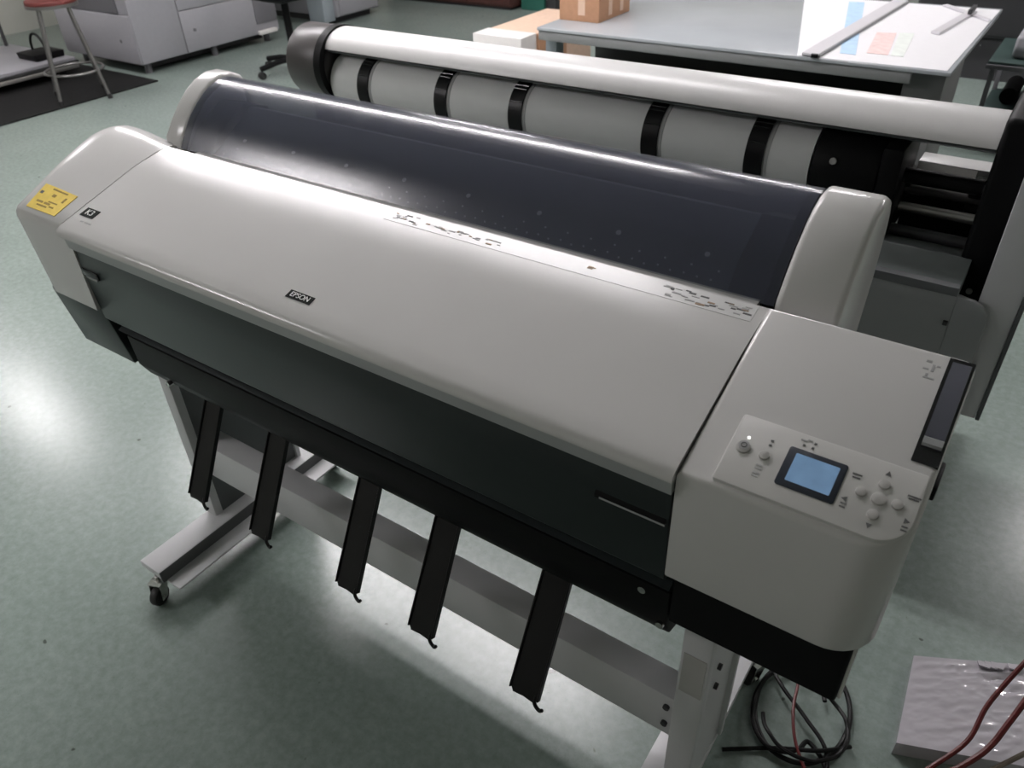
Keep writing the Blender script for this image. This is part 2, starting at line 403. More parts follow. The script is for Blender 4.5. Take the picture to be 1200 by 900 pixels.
# control panel on the right end cover
def plane_solid(outline, h0, h1, r=0, seg=2):
    b = extrude_poly([onp(x, y, h0) for x, y in outline], onp(0, 0.7, h1)-onp(0, 0.7, h0)); 
    if r:
        n = (onp(0, .7, 1)-onp(0, .7, 0))
        te = [e for e in b.edges if all(abs((v.co-onp(0, .63, 0)).dot(n)-h1) < 1e-5 for v in e.verts)]
        bevel(b, r, seg, edges=te)
    return b
cp = P('control_panel', plane_solid(rrect(-0.193, 0.007, 0.638, 0.727, (0.003, 0.034, 0.004, 0.004), 8), -0.002, 0.0055, 0.0012), 'panel_plastic')
P('display_bezel', plane_solid(rrect(-0.1315, -0.0685, 0.6575, 0.7065, (0.003,)*4, 4), 0.0, 0.0068, 0.0006), 'bezel', cp, label='dark frame of the display')
P('display', plane_solid(rrect(-0.1225, -0.0755, 0.6650, 0.7000, (0.001,)*4, 2), 0.0, 0.0071), 'lcd', cp, label='blue display')
def button(x, y, r, h=0.0085, m='button', seg=20, nm='button'):
    a = onp(x, y, 0.0); c = onp(x, y, h)
    b = cyl(a, c, r, seg, r*0.93, 0.0006); return P(nm, b, m, cp)
pb = button(-0.177, 0.685, 0.0085, 0.0078, nm='power_button'); 
P('power_inset', cyl(onp(-0.177, 0.687, 0.006), onp(-0.177, 0.687, 0.0083), 0.0062, 18), 'print_light', cp)
P('power_mark', ring(onp(-0.177, 0.687, 0.0085), (onp(0, 0, 1)-onp(0, 0, 0)).normalized(), 0.0034, 0.0026, 0.0008, 20), 'print_grey', cp)
P('power_lamp', cyl(onp(-0.176, 0.6985, 0.005), onp(-0.176, 0.6985, 0.0066), 0.0018, 10), 'led', cp, label='small lit lamp')
button(-0.1525, 0.684, 0.0062)
for x, y, r in ((-0.0305, 0.6995, 0.0062), (-0.0485, 0.6825, 0.0060), (-0.0305, 0.6815, 0.0078), (-0.0125, 0.6825, 0.0062), (-0.0305, 0.6625, 0.0062)): button(x, y, r)
def mark(outline, h=0.0061, m='print_grey', nm='printed_mark', par=cp):
    P(nm, plane_solid(outline, h-0.0004, h), m, par, 0)
def dash(x, y, w=0.005, hgt=0.0018, **k): mark([(x-w/2, y-hgt/2), (x+w/2, y-hgt/2), (x+w/2, y+hgt/2), (x-w/2, y+hgt/2)], **k)
def arrow(x, y, d, s=0.0032):
    pts = [(0, 1), (-0.95, -0.75), (0.95, -0.75)]; a = R(d)
    mark([(x+s*(px*math.cos(a)-py*math.sin(a)), y+s*(px*math.sin(a)+py*math.cos(a))) for px, py in pts])
arrow(-0.0305, 0.7135, 0); arrow(-0.0305, 0.6500, 180); arrow(-0.0608, 0.6690, 90); arrow(0.0004, 0.6690, 270)
for x, y in ((-0.1515, 0.6985), (-0.1515, 0.7045)): dash(x, y, 0.0032, 0.0024)
for x, y in ((-0.119, 0.7125), (-0.1095, 0.7125), (-0.1085, 0.7185)): dash(x, y, 0.0028, 0.0026)
for x, y in ((-0.1525, 0.671), (-0.1525, 0.667), (-0.1525, 0.661), (-0.1525, 0.6575)): dash(x, y, 0.0072, 0.0018, m='print_light')
for x, y, ww in ((-0.058, 0.7005, .010), (-0.058, 0.6965, .008), (-0.060, 0.6635, .006), (-0.060, 0.6595, .006), (-0.0005, 0.6975, .013), (-0.0005, 0.6945, .010), (0.0005, 0.6625, .006), (0.0005, 0.6585, .006)): dash(x, y, ww, 0.0017)
for x, y, ww in ((-0.121, 0.7185, .007), (-0.115, 0.7205, .005)): dash(x, y, ww, 0.0018, m='print_light')
# lever on the right edge
lf = P('lever_well', plane_solid(rrect(-0.0165, 0.0105, 0.741, 0.884, (0.001,)*4, 2), -0.004, 0.0012), 'black_gloss')
lv = []
for i in range(13):
    t = i/12; lv.append((0.762 + 0.117*t, 0.0015 + 0.0065*math.sin(math.pi*min(1, t*1.05))**0.8 if 0 < t < 1 else 0.0015))
lo = [onp(0, y, 0.0005) for y, h in lv]; hi = [onp(0, y, h) for y, h in lv]
prof = [(p.y, p.z) for p in hi] + [(p.y, p.z) for p in lo[::-1]]
P('lever', prism_x(prof, -0.0125, 0.0075), 'lever_plastic', lf, smooth=50)
P('lever_grip', prism_x([(onp(0, .762, 0).y, onp(0, .762, 0).z), (onp(0, .763, .006).y, onp(0, .763, .006).z), (onp(0, .770, .007).y, onp(0, .770, .007).z), (onp(0, .776, .0).y, onp(0, .776, .0).z)], -0.0125, 0.0075), 'plastic_trim', lf)
for x, y, ww, hh in ((-0.035, 0.872, .006, .003), (-0.029, 0.864, .003, .010), (-0.036, 0.861, .006, .002), (-0.030, 0.849, .012, .002), (-0.024, 0.868, .004, .002), (-0.033, 0.853, .003, .004)):
    dash(x, y, ww, hh, h=0.0004, m='print_light', par=rc)
# badges on the lid
def onlid(x, y, h=0.0):
    s = math.atan2(lidz(min(y+0.004, .8999))-lidz(y-0.004), min(y+0.004, .8999)-(y-0.004)); return Vector((x, y-h*math.sin(s), lidz(y)+h*math.cos(s)))
def lid_patch(x0, x1, y0, y1, h=0.0006):
    a, b_, c, d = onlid(x0, y0, 0), onlid(x1, y0, 0), onlid(x1, y1, 0), onlid(x0, y1, 0)
    return extrude_poly([a, b_, c, d], onlid(0, (y0+y1)/2, h)-onlid(0, (y0+y1)/2, 0))
def lid_text(txt, x, y, size, m, par, sx=1.0, h=0.0011):
    b = text_bm(txt, size, 0.0003); s = math.atan2(lidz(y+0.004)-lidz(y-0.004), 0.008)
    xform(b, Matrix.Translation(onlid(x, y, h)) @ Matrix.Rotation(s, 4, 'X') @ Matrix.Diagonal((sx, 1, 1, 1)))
    return P('lettering', b, m, par, 0)
bd = P('maker_badge', lid_patch(-0.907, -0.854, 0.6615, 0.6765, 0.0010), 'black_gloss', lid, 0, label='black badge with white lettering EPSON')
lid_text('EPSON', -0.8805, 0.6690, 0.0135, 'print_white', lid, 1.0, 0.0014)
P('ink_badge', lid_patch(-1.492, -1.450, 0.671, 0.692, 0.0010), 'black_gloss', lid, 0, label='small black square badge')
lid_text('K3', -1.471, 0.6815, 0.019, 'print_white', lid, 1.1, 0.0014)
for i, ww in enumerate((0.010, 0.014, 0.008)): P('fine_print', lid_patch(-1.472+i*0.014, -1.472+i*0.014+ww*0.85, 0.6575, 0.6605, 0.0004), 'print_light', lid, 0)
# instruction label strip along the lid's rear edge
ls = P('instruction_label', lid_patch(-0.875, -0.245, 0.8655, 0.8975, 0.0005), 'label_film', lid, 0, label='long white instruction sticker with small drawings')
def scribble(x0, x1, n, inks, y0=0.869, y1=0.894):
    for i in range(n):
        x = random.uniform(x0, x1); y = random.uniform(y0, y1-0.004); wd = random.uniform(0.004, 0.013); hh = random.uniform(0.0012, 0.0032)
        P('label_drawing', lid_patch(x, x+wd, y, y+hh, 0.0009), random.choice(inks), ls, 0)
scribble(-0.865, -0.815, 18, ['print_light', 'brown_ink', 'print_light', 'print_grey'])
scribble(-0.80, -0.645, 26, ['print_light', 'print_light', 'print_light', 'brown_ink'], 0.872, 0.890)
scribble(-0.505, -0.49, 3, ['brown_ink'], 0.878, 0.889)
scribble(-0.38, -0.33, 16, ['print_light', 'print_grey', 'print_light'])
scribble(-0.325, -0.258, 22, ['print_light', 'print_grey', 'print_light', 'brown_ink'])
# yellow sticker on the left end cover
def lz(x, y):
    d = (XL-x)/0.05; f = 0.4*d if d < 1 else (0.4+0.45*(d-1)/1.2 if d < 2.2 else min(1, 0.85+0.15*(d-2.2)/0.84)); return left_z(f, y)
def lpatch(x0, x1, y0, y1, h0, h1, sk=0.0):
    n = max(1, int((x1-x0)/0.008)); m = max(1, int((y1-y0)/0.008)); b = bmesh.new()
    g = [[[b.verts.new((x, y, lz(x, y)+h)) for h in (h0, h1)] for j in range(m+1) for y in [y0+(y1-y0)*j/m] for x in [x0+sk*(1-j/m)+(x1-x0-sk*(1-j/m))*i/n]] for i in range(n+1)]
    for i in range(n):
        for j in range(m):
            for k in (0, 1): b.faces.new((g[i][j][k], g[i+1][j][k], g[i+1][j+1][k], g[i][j+1][k]))
    for i in range(n):
        for j in (0, m): b.faces.new((g[i][j][0], g[i+1][j][0], g[i+1][j][1], g[i][j][1]))
    for j in range(m):
        for i in (0, n): b.faces.new((g[i][j][0], g[i][j+1][0], g[i][j+1][1], g[i][j][1]))
    return b
ys = P('warning_sticker', lpatch(-1.655, -1.545, 0.648, 0.704, 0.0002, 0.0014, 0.006), 'yellow_label', lc, 0, label='yellow warning sticker with faint print')
for x, y, ww, hh, m in ((-1.648, .682, .010, .006, 'print_grey'), (-1.606, .683, .011, .006, 'yellow_ink'), (-1.566, .678, .006, .012, 'yellow_ink'), (-1.635, .664, .022, .004, 'yellow_ink'), (-1.608, .664, .020, .004, 'yellow_ink'), (-1.585, .660, .015, .003, 'yellow_ink'), (-1.625, .657, .035, .003, 'yellow_ink'), (-1.600, .670, .030, .0025, 'yellow_ink'), (-1.62, .697, .05, .003, 'yellow_ink')):
    P('sticker_print', lpatch(x, x+ww, y, y+hh, 0.0013, 0.0018), m, ys, 0)
# paper guide arms
for x in (-1.261, -1.064, -0.821, -0.642, -0.424):
    y0, z0, y1, z1 = 0.695, 0.650, 0.584, 0.447
    d = Vector((0, y1-y0, z1-z0)).normalized(); n = Vector((0, d.z, -d.y))
    t = 0.004; hw = 0.0245
    def pt(xx, f, off): q = Vector((xx, y0+(y1-y0)*f, z0+(z1-z0)*f)) + n*off; return (q.x, q.y, q.z)
    b = extrude_poly([pt(x-hw, 0, 0), pt(x+hw, 0, 0), pt(x+hw+0.002, 0.97, 0), pt(x+hw-0.003, 1, 0), pt(x-hw+0.003, 1, 0), pt(x-hw-0.002, 0.97, 0)], n*t, 0.0008, 1)
    arm = P('paper_guide', b, 'black_strap')
    for s in (-1, 1):
        P('guide_edge', extrude_poly([pt(x+s*hw-0.0015, 0.0, -0.003), pt(x+s*hw+0.0015, 0.0, -0.003), pt(x+s*(hw+0.002)+0.0015, 0.98, -0.003), pt(x+s*(hw+0.002)-0.0015, 0.98, -0.003)], n*0.010, 0.0006, 1), 'black_strap', arm)
    e = Vector(pt(x+hw-0.004, 1.0, 0.002))
    pts = catmull([e - d*0.012, e, e + d*0.008 + Vector((0.004, 0.002, 0)), e + d*0.010 + Vector((0.012, 0.001, 0)), e + d*0.004 + Vector((0.017, -0.002, 0))], 5)
    P('guide_hook', tube(pts, 0.0032, 8), 'black_strap', arm)
    e2 = Vector(pt(x-hw+0.004, 1.0, 0.002))
    P('guide_end_bar', tube([e2, (e2+e)/2 - d*0.002, e], 0.0026, 8), 'black_strap', arm)
# stand
cast_wheel = finish(cyl((-0.011, 0, 0), (0.011, 0, 0), 0.027, 24, None, 0.005), 'caster_wheel', 'rubber')
brk = bmesh.new()
for s in (-1, 1): join(brk, extrude_poly([(s*0.016-0.001, -0.012, -0.006), (s*0.016-0.001, 0.010, -0.006), (s*0.016-0.001, 0.028, 0.040), (s*0.016-0.001, -0.004, 0.040)], (0.002, 0, 0)))
join(brk, box(-0.018, 0.018, -0.006, 0.030, 0.038, 0.042, 0.001)); join(brk, cyl((0, 0.014, 0.040), (0, 0.014, 0.056), 0.006, 12)); join(brk, cyl((-0.02, 0, 0), (0.02, 0, 0), 0.004, 10))
cast_br = finish(brk, 'caster_bracket', 'chrome')
hub = finish(cyl((-0.012, 0, 0), (0.012, 0, 0), 0.012, 16), 'wheel_hub', 'dark_metal')
def caster(x, y, rz, thing):
    w1 = bpy.data.objects.new('caster', cast_br); COL.objects.link(w1); w1.parent = thing.o; w1.location = Vector((x, y, 0.027)) - thing.loc; w1.rotation_euler = (0, 0, rz)
    for n_, me in (('wheel', cast_wheel), ('wheel_hub', hub)):
        o = bpy.data.objects.new(n_, me); COL.objects.link(o); o.parent = w1
for sx, x0, x1, inner in ((-1, -1.575, -1.537, 1), (1, -0.229, -0.181, -1)):
    lg = P('stand_leg', box(x0, x1, 0.742, 0.765, 0.105, 0.66, 0.002), 'stand_paint')
    ld = 1.03 if sx < 0 else 0.90
    P('leg_side_panel', box(x1-0.008 if sx < 0 else x1-0.006, x1-0.001, 0.763, ld, 0.105, 0.66), 'stand_dark' if sx < 0 else 'stand_paint', lg)  # left inner face coloured dark in place of its shade
    P('leg_outer_panel', box(x0+0.001, x0+0.006, 0.763, ld, 0.105, 0.66), 'stand_paint', lg)
    P('leg_rear_flange', box(x0, x1+0.008, ld-0.002, ld+0.012, 0.105, 0.66, 0.002), 'stand_paint', lg)
    fx0, fx1 = (-1.575, -1.497) if sx < 0 else (-0.229, -0.180)
    ft = P('stand_foot', box(fx0, fx1, 0.533, 1.155, 0.085, 0.107, 0.002), 'stand_paint')
    gx = fx1 if sx < 0 else fx0-0.0535
    P('foot_web', box(*((fx1-0.004, fx1+0.001) if sx < 0 else (fx0-0.001, fx0+0.004)), 0.534, 1.150, 0.070, 0.1055), 'stand_dark', ft)  # darker than the foot, to carry the shade on its side
    P('foot_flange', box(gx+0.0005, gx+0.052, 0.545, 1.150, 0.066, 0.071, 0.001), 'stand_paint', ft)
    for yy in (0.520, 1.12): caster((fx0+fx1)/2+0.022, yy, 0.35 if yy < 1 else -0.4, PR)
bmx = P('stand_beam', box(-1.538, -0.228, 0.76, 0.818, 0.250, 0.362, 0.003), 'stand_paint')
for x in (-1.52, -0.245): 
    for z in (0.285, 0.335): P('bolt', cyl((x, 0.754, z), (x, 0.762, z), 0.006, 10), 'dark_metal', bmx)
for z in (0.52, 0.455, 0.40):
    P('leg_bolt', cyl((-0.183, 0.80, z), (-0.176, 0.80, z), 0.006, 10), 'dark_metal')
P('side_strip', box(PX1-0.001, PX1+0.005, 0.745, 0.795, 0.985, 1.004, 0.002), 'black_plastic')  # narrow dark strip on the outer right face
P('leg_sticker', box(-0.224, -0.186, 0.7408, 0.7425, 0.43, 0.53), 'button', label='pale label on the leg')

# ------------------------------------------------------------------ the wide roll machine behind it
RM = Thing('wide_roll_machine', 'wide roll machine with white rounded hood and black ends behind the printer', 'printer', (-1.05, 1.98, 0))
Q = lambda n, b, m, parent=None, smooth=35, label=None: part(n, b, m, RM, parent, smooth, label)
hood = []
for i in range(15):
    a = R(172 - i*(172-20)/14); hood.append((1.955 + 0.086*math.cos(a), 0.999 + 0.058*math.sin(a)))
Q('hood', shell_x(hood, -2.045, -0.085, -0.004), 'rear_white', smooth=50, label='white rounded hood')
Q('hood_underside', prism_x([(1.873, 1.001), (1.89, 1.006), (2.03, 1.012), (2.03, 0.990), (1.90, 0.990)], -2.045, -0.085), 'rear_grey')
Q('left_end_cap', cyl((-2.215, 1.95, 0.945), (-2.052, 1.95, 0.945), 0.118, 40, None, 0.012), 'rear_cap')
Q('cap_ring', ring((-2.060, 1.95, 0.945), (1, 0, 0), 0.122, 0.10, 0.03), 'black_plastic')
Q('right_end_column', box(-0.084, -0.012, 1.86, 2.10, 0.66, 1.075, 0.012, 3), 'black_plastic')
Q('left_end_column', box(-2.19, -2.09, 1.90, 2.00, 0.40, 0.86, 0.01), 'black_plastic')
# machine body below and behind the roll
Q('back_frame', box(-2.08, -0.30, 2.06, 2.20, 0.55, 0.99, 0.006), 'black_plastic')
Q('spindle', cyl((-0.30, 1.95, 0.895), (-0.09, 1.95, 0.895), 0.018, 16), 'black_plastic')
Q('roll_flange', cyl((-0.448, 1.95, 0.895), (-0.30, 1.95, 0.895), 0.092, 36, 0.085, 0.006), 'black_plastic')
Q('flange_screw', cyl((-0.40, 1.86, 0.93), (-0.40, 1.875, 0.925), 0.008, 10), 'steel')
Q('spindle_holder', box(-0.30, -0.255, 1.87, 2.08, 0.74, 0.975, 0.006), 'black_plastic')
Q('light_plate', box(-0.25, -0.09, 2.09, 2.16, 0.868, 0.885, 0.002), 'rear_white')
Q('light_plate_front', prism_x([(2.085, 0.868), (2.085, 0.884), (2.05, 0.845), (2.055, 0.838)], -0.248, -0.118), 'steel')
for y, z, r, m in ((2.03, 0.835, 0.012, 'rear_cap'), (2.0, 0.80, 0.012, 'steel'), (1.95, 0.76, 0.014, 'dark_metal'), (1.90, 0.73, 0.010, 'rear_cap')):
    Q('guide_rail', cyl((-0.262, y, z), (-0.082, y, z), r, 12), m)
Q('rear_shield', box(-0.262, -0.084, 2.11, 2.13, 0.40, 0.855, 0.002), 'black_plastic')
Q('rail_clip', box(-0.268, -0.245, 2.02, 2.07, 0.80, 0.88, 0.003), 'black_plastic')
Q('rail_clip', box(-0.118, -0.088, 2.02, 2.07, 0.80, 0.86, 0.003), 'black_plastic')
Q('lower_shelf', prism_x([(1.775, 0.735), (1.775, 0.715), (2.06, 0.70), (2.06, 0.725), (1.86, 0.765)], -2.09, -0.0602, 0.002), 'rear_grey')
Q('lower_panel', box(-2.09, -0.0602, 1.772, 1.785, 0.25, 0.733, 0.002), 'rear_plate', label='plain grey lower panel')
Q('panel_fold', prism_x([(1.766, 0.735), (1.766, 0.715), (1.774, 0.712), (1.782, 0.738)], -2.09, -0.062), 'stand_dark')
# right and left stand ends
for s, x0 in ((1, -0.060), (-1, -2.16)):
    br = extrude_poly([(x0, 1.772, 0.30)] + [(x0+0.07*1, 1.772, 0.30)] + [(x0+0.07-0.045*(1-math.cos(R(a))), 1.772, 0.665+0.045*math.sin(R(a))) for a in (0, 20, 40, 60, 80, 90)] + [(x0, 1.772, 0.715)], (0, 0.012, 0), 0.001, 1)
    st = Q('stand_end', br, 'rear_plate')
    if s > 0: Q('side_plate', box(x0+0.0405, x0+0.118, 1.80, 1.815, 0.40, 1.02, 0.002), 'stand_paint', st)
    if s > 0: Q('side_edge', box(x0+0.119, x0+0.128, 1.795, 2.10, 0.40, 1.02, 0.002), 'stand_dark', st)
    Q('lower_post', box(x0+0.02, x0+0.07, 1.90, 2.0, 0.09, 0.70, 0.002), 'stand_dark', st)
    f2 = Q('stand_foot', box(x0+0.01, x0+0.082, 1.58, 2.30, 0.06, 0.095, 0.003), 'stand_dark')
    for yy in (1.62, 2.26): caster(x0+0.045, yy, 0.2, RM)
    for z in (0.64, 0.55, 0.45): Q('hinge_bolt', box(x0-0.012, x0-0.002, 1.765, 1.773, z, z+0.010, 0.001), 'dark_metal', st)
Q('corner_bolt', cyl((-0.045, 1.855, 0.69), (-0.045, 1.862, 0.69), 0.007, 10), 'steel')
# the roll with its black bands
RL = Thing('paper_roll', 'white paper roll wrapped with five black bands in the machine behind', 'paper roll', (-1.23, 1.95, 0.80))
part('paper', cyl((-2.04, 1.95, 0.895), (-0.452, 1.95, 0.895), 0.088, 56), 'paper', RL)
for x in (-1.893, -1.571, -1.295, -0.868, -0.586):
    bnd = part('band', ring((x, 1.95, 0.895), (1, 0, 0), 0.0935, 0.0875, 0.046, 56), 'black_strap', RL)
    for a in (118, 126, 150):
        yy, zz = 1.95 + 0.0935*math.cos(R(a)), 0.895 + 0.0935*math.sin(R(a))
        part('band_ridge', cyl((x-0.022, yy, zz), (x+0.022, yy, zz), 0.0022, 8), 'black_gloss', RL, bnd)
    part('band_inner_rim', ring((x+0.028, 1.95, 0.895), (1, 0, 0), 0.0895, 0.0875, 0.012, 56), 'print_light', RL, bnd)

# ------------------------------------------------------------------ work table
TB = Thing('light_table', 'long grey work table with pale sheets spread on its top', 'table', (-1.35, 4.2, 0))
T_ = lambda n, b, m, parent=None, smooth=35, label=None: part(n, b, m, TB, parent, smooth, label)
T_('table_top', box(-2.285, -0.392, 3.50, 4.82, 0.735, 0.75, 0.003), 'table_top')
T_('edge_rail', box(-2.28, -0.53, 3.505, 3.53, 0.69, 0.735, 0.004), 'table_edge')
T_('edge_rail', box(-0.413, -0.398, 3.60, 4.80, 0.715, 0.735, 0.003), 'table_edge')
T_('back_panel', box(-2.2, -0.56, 3.95, 3.98, 0.10, 0.73), 'table_dark')
T_('side_panel', box(-0.566, -0.415, 3.60, 4.05, 0.0, 0.735, 0.004), 'table_leg')
T_('leg', box(-2.265, -2.20, 3.55, 3.62, 0.0, 0.735, 0.003), 'machine_blue')
T_('leg', box(-2.265, -2.20, 4.68, 4.75, 0.0, 0.735, 0.003), 'machine_blue')
T_('shelf', box(-2.2, -0.57, 3.64, 3.95, 0.50, 0.52), 'table_dark')
def sheet(name, pts, z, m, label, cat, t=0.0015, group=None):
    return single(name, extrude_poly([(x, y, z) for x, y in pts], (0, 0, t)), m, label, cat, group, 0)
sheet('paper_sheet', [(-0.985, 3.505), (-0.41, 3.52), (-0.40, 4.78), (-1.36, 4.79)], 0.7505, 'sheet', 'large white sheet covering one end of the work table', 'paper')
sheet('paper_strip', [(-0.84, 3.61), (-0.776, 3.61), (-1.024, 4.71), (-1.10, 4.70)], 0.7525, 'sheet_blue', 'blue strip of paper on the white sheet', 'paper')
sheet('colour_print', [(-0.745, 3.66), (-0.66, 3.66), (-0.72, 4.07), (-0.80, 4.05)], 0.7525, 'sheet_pink', 'small pink and orange print on the white sheet', 'paper')
sheet('colour_print', [(-0.65, 3.66), (-0.60, 3.66), (-0.65, 4.10), (-0.71, 4.08)], 0.7525, 'sheet_green', 'small pale green print on the white sheet', 'paper')
RU = Thing('cutting_ruler', 'long white cutting ruler laid across the white sheet', 'ruler', (-0.95, 4.1, 0.754))
b = extrude_poly([(-0.967, 3.50, 0.7545), (-0.897, 3.50, 0.7545), (-0.827, 4.78, 0.7545), (-0.897, 4.78, 0.7545)], (0, 0, 0.012), 0.002, 1)
part('blade', b, 'ruler', RU)
part('end_knob', box(-0.925, -0.897, 3.485, 3.50, 0.752, 0.768, 0.003), 'black_plastic', RU)
part('edge', extrude_poly([(-0.8965, 3.50, 0.7545), (-0.892, 3.50, 0.7545), (-0.822, 4.78, 0.7545), (-0.8265, 4.78, 0.7545)], (0, 0, 0.008)), 'table_edge', RU)
SC = Thing('squaring_arm', 'pale slim squaring arm lying near the table corner', 'ruler', (-0.5, 4.4, 0.7525))
part('arm', extrude_poly([(-0.59, 4.13, 0.7525), (-0.55, 4.11, 0.7525), (-0.485, 4.66, 0.7525), (-0.525, 4.68, 0.7525)], (0, 0, 0.01), 0.002, 1), 'ruler', SC)
part('cross_bar', extrude_poly([(-0.66, 4.76, 0.7525), (-0.405, 4.47, 0.7525), (-0.405, 4.51, 0.7525), (-0.64, 4.79, 0.7525)], (0, 0, 0.008), 0.002, 1), 'ruler', SC)
part('knob', box(-0.513, -0.495, 4.55, 4.69, 0.7628, 0.785, 0.003), 'dark_metal', SC)
CB = Thing('cardboard_box', 'tan cardboard box standing on the work table', 'box', (-2.18, 3.87, 0.7505))
part('carton', box(-2.315+0.04, -2.045, 3.70, 4.03, 0.7505, 0.98, 0.003), 'cardboard', CB)
part('packing_tape', box(-2.165, -2.125, 3.6985, 3.70, 0.78, 0.979), 'cardboard_pale', CB)
for y in (3.80, 3.92): part('box_edge_tape', box(-2.045, -2.0435, y, y+0.035, 0.77, 0.979), 'cardboard_pale', CB)
WB = Thing('packing_box', 'long low box with white end and tan top beside the table', 'box', (-2.77, 4.2, 0))
part('carton', box(-2.935, -2.605, 3.83, 4.62, 0.0, 0.598, 0.004), 'cardboard_pale', WB)
part('white_wrap', box(-2.939, -2.601, 3.822, 3.98, 0.02, 0.603, 0.006), 'box_white', WB)
part('side_flap', box(-2.604, -2.592, 3.99, 4.30, 0.25, 0.596, 0.002), 'cardboard', WB)

# ------------------------------------------------------------------ far left: mat, stool, platform, big machine
single('floor_mat', box(-8.6, -5.985, 1.9, 3.66, 0.0005, 0.012, 0.003), 'mat_rubber', 'black rubber mat under the metal stool', 'mat')
ST = Thing('metal_stool', 'metal stool with round red seat on the black mat', 'stool', (-6.09, 3.09, 0.012))
sc = Vector((-6.09, 3.09, 0))
part('seat', cyl(sc+Vector((0, 0, 0.65)), sc+Vector((0, 0, 0.685)), 0.17, 32, None, 0.01), 'stool_seat', ST)
part('seat_rim', ring(sc+Vector((0, 0, 0.648)), (0, 0, 1), 0.174, 0.155, 0.02), 'stool_metal', ST)
for a in (20, 110, 200, 290):
    ca, sa = math.cos(R(a)), math.sin(R(a))
    lg = part('leg', tube([sc+Vector((0.13*ca, 0.13*sa, 0.645)), sc+Vector((0.235*ca, 0.235*sa, 0.025))], 0.013, 10), 'stool_metal', ST)
    part('rubber_tip', cyl(sc+Vector((0.237*ca, 0.237*sa, 0.012)), sc+Vector((0.235*ca, 0.235*sa, 0.045)), 0.017, 12), 'rubber', ST, lg)
part('foot_ring', tube([sc+Vector((0.20*math.cos(R(i*15)), 0.20*math.sin(R(i*15)), 0.21)) for i in range(24)], 0.009, 8, True), 'stool_metal', ST)
FT = Thing('flat_trolley', 'low pale flat trolley with black edge behind the stool', 'trolley', (-7.2, 3.1, 0.012))
part('deck', box(-7.75, -6.74, 2.45, 3.46, 0.125, 0.15, 0.004), 'machine_white', FT)
part('bumper', box(-7.77, -6.725, 2.43, 3.475, 0.10, 0.126, 0.004), 'rubber', FT)
part('frame_bar', box(-7.7, -6.73, 3.43, 3.47, 0.07, 0.10, 0.003), 'steel', FT)
part('frame_bar', box(-6.765, -6.728, 2.45, 3.46, 0.07, 0.10, 0.003), 'steel', FT)
for x, y in ((-6.82, 2.60), (-6.82, 3.36), (-7.66, 2.60), (-7.66, 3.36)):
    part('caster', cyl((x-0.012, y, 0.042), (x+0.012, y, 0.042), 0.030, 16, None, 0.003), 'rubber', FT)
part('push_handle', tube(catmull([(-7.70, 3.40, 0.15), (-7.74, 3.42, 0.5), (-7.80, 3.42, 0.86), (-7.80, 3.0, 0.92), (-7.80, 2.5, 0.86), (-7.74, 2.48, 0.5), (-7.70, 2.50, 0.15)], 6), 0.015, 10), 'dark_metal', FT)
BK = Thing('black_bin', 'small black tub lying on the pale flat trolley', 'tub', (-7.0, 3.3, 0.1505))
part('shell', prism_x([(3.20, 0.151), (3.44, 0.151), (3.45, 0.20), (3.19, 0.20)], -7.12, -6.85, 0.008), 'black_plastic', BK)
part('bail', tube([(-6.985 + 0.11*math.cos(R(a)), 3.32, 0.20 + 0.13*math.sin(R(a))) for a in range(0, 181, 15)], 0.010, 8), 'black_plastic', BK)
BM = Thing('production_copier', 'big pale grey production copier with dark base gap beyond the mat', 'copier', (-6.8, 4.4, 0))
M_ = lambda n, b, m, parent=None, smooth=35, label=None: part(n, b, m, BM, parent, smooth, label)
M_('lower_body', box(-7.30, -6.215, 3.70, 5.16, 0.085, 0.447, 0.01), 'machine_white')
M_('upper_body', box(-7.28, -6.23, 3.72, 5.14, 0.447, 1.05, 0.012), 'machine_white')
M_('end_cover', box(-7.20, -6.36, 3.705, 3.722, 0.452, 1.04, 0.004), 'machine_grey', label='darker grey upper end cover')
M_('door', box(-6.222, -6.203, 3.71, 4.135, 0.09, 1.04, 0.004), 'machine_white')
dr = M_('door', box(-6.222, -6.203, 4.145, 4.90, 0.09, 0.405, 0.004), 'machine_white'); M_('door_catch', cyl((-6.204, 4.255, 0.25), (-6.196, 4.255, 0.25), 0.013, 12), 'machine_grey', dr)
M_('drawer', box(-6.222, -6.203, 4.145, 4.62, 0.413, 0.72, 0.004), 'machine_white')
M_('drawer', box(-6.222, -6.203, 4.63, 5.15, 0.413, 0.72, 0.004), 'machine_white')
M_('door', box(-6.222, -6.207, 4.91, 5.15, 0.17, 0.405, 0.004), 'machine_grey')
M_('bottom_step', box(-6.222, -6.17, 4.90, 5.10, 0.085, 0.115, 0.004), 'box_white')
M_('plinth', box(-7.15, -6.35, 3.85, 5.05, 0.02, 0.09), 'dark_metal')
M_('latch', cyl((-6.41, 3.698, 0.25), (-6.41, 3.703, 0.25), 0.014, 12), 'print_grey')
for x, y in ((-6.30, 3.80), (-7.2, 3.80), (-6.30, 5.06), (-7.2, 5.06), (-6.28, 4.45)):
    M_('levelling_foot', cyl((x, y, 0.0), (x, y, 0.09), 0.028, 14), 'machine_grey')
FX = Thing('finisher_unit', 'pale grey paper finisher unit standing past the copier', 'copier', (-6.7, 6.1, 0))
part('body', box(-7.3, -6.17, 5.86, 6.46, 0.06, 0.95, 0.01), 'machine_white', FX)
part('plinth', box(-7.2, -6.25, 5.9, 6.40, 0.0, 0.07), 'dark_metal', FX)
part('front_door', box(-6.172, -6.155, 5.90, 6.44, 0.075, 0.60, 0.004), 'machine_white', FX)
part('blue_column', box(-6.42, -6.20, 5.72, 5.865, 0.03, 0.9, 0.01), 'machine_blue', FX)
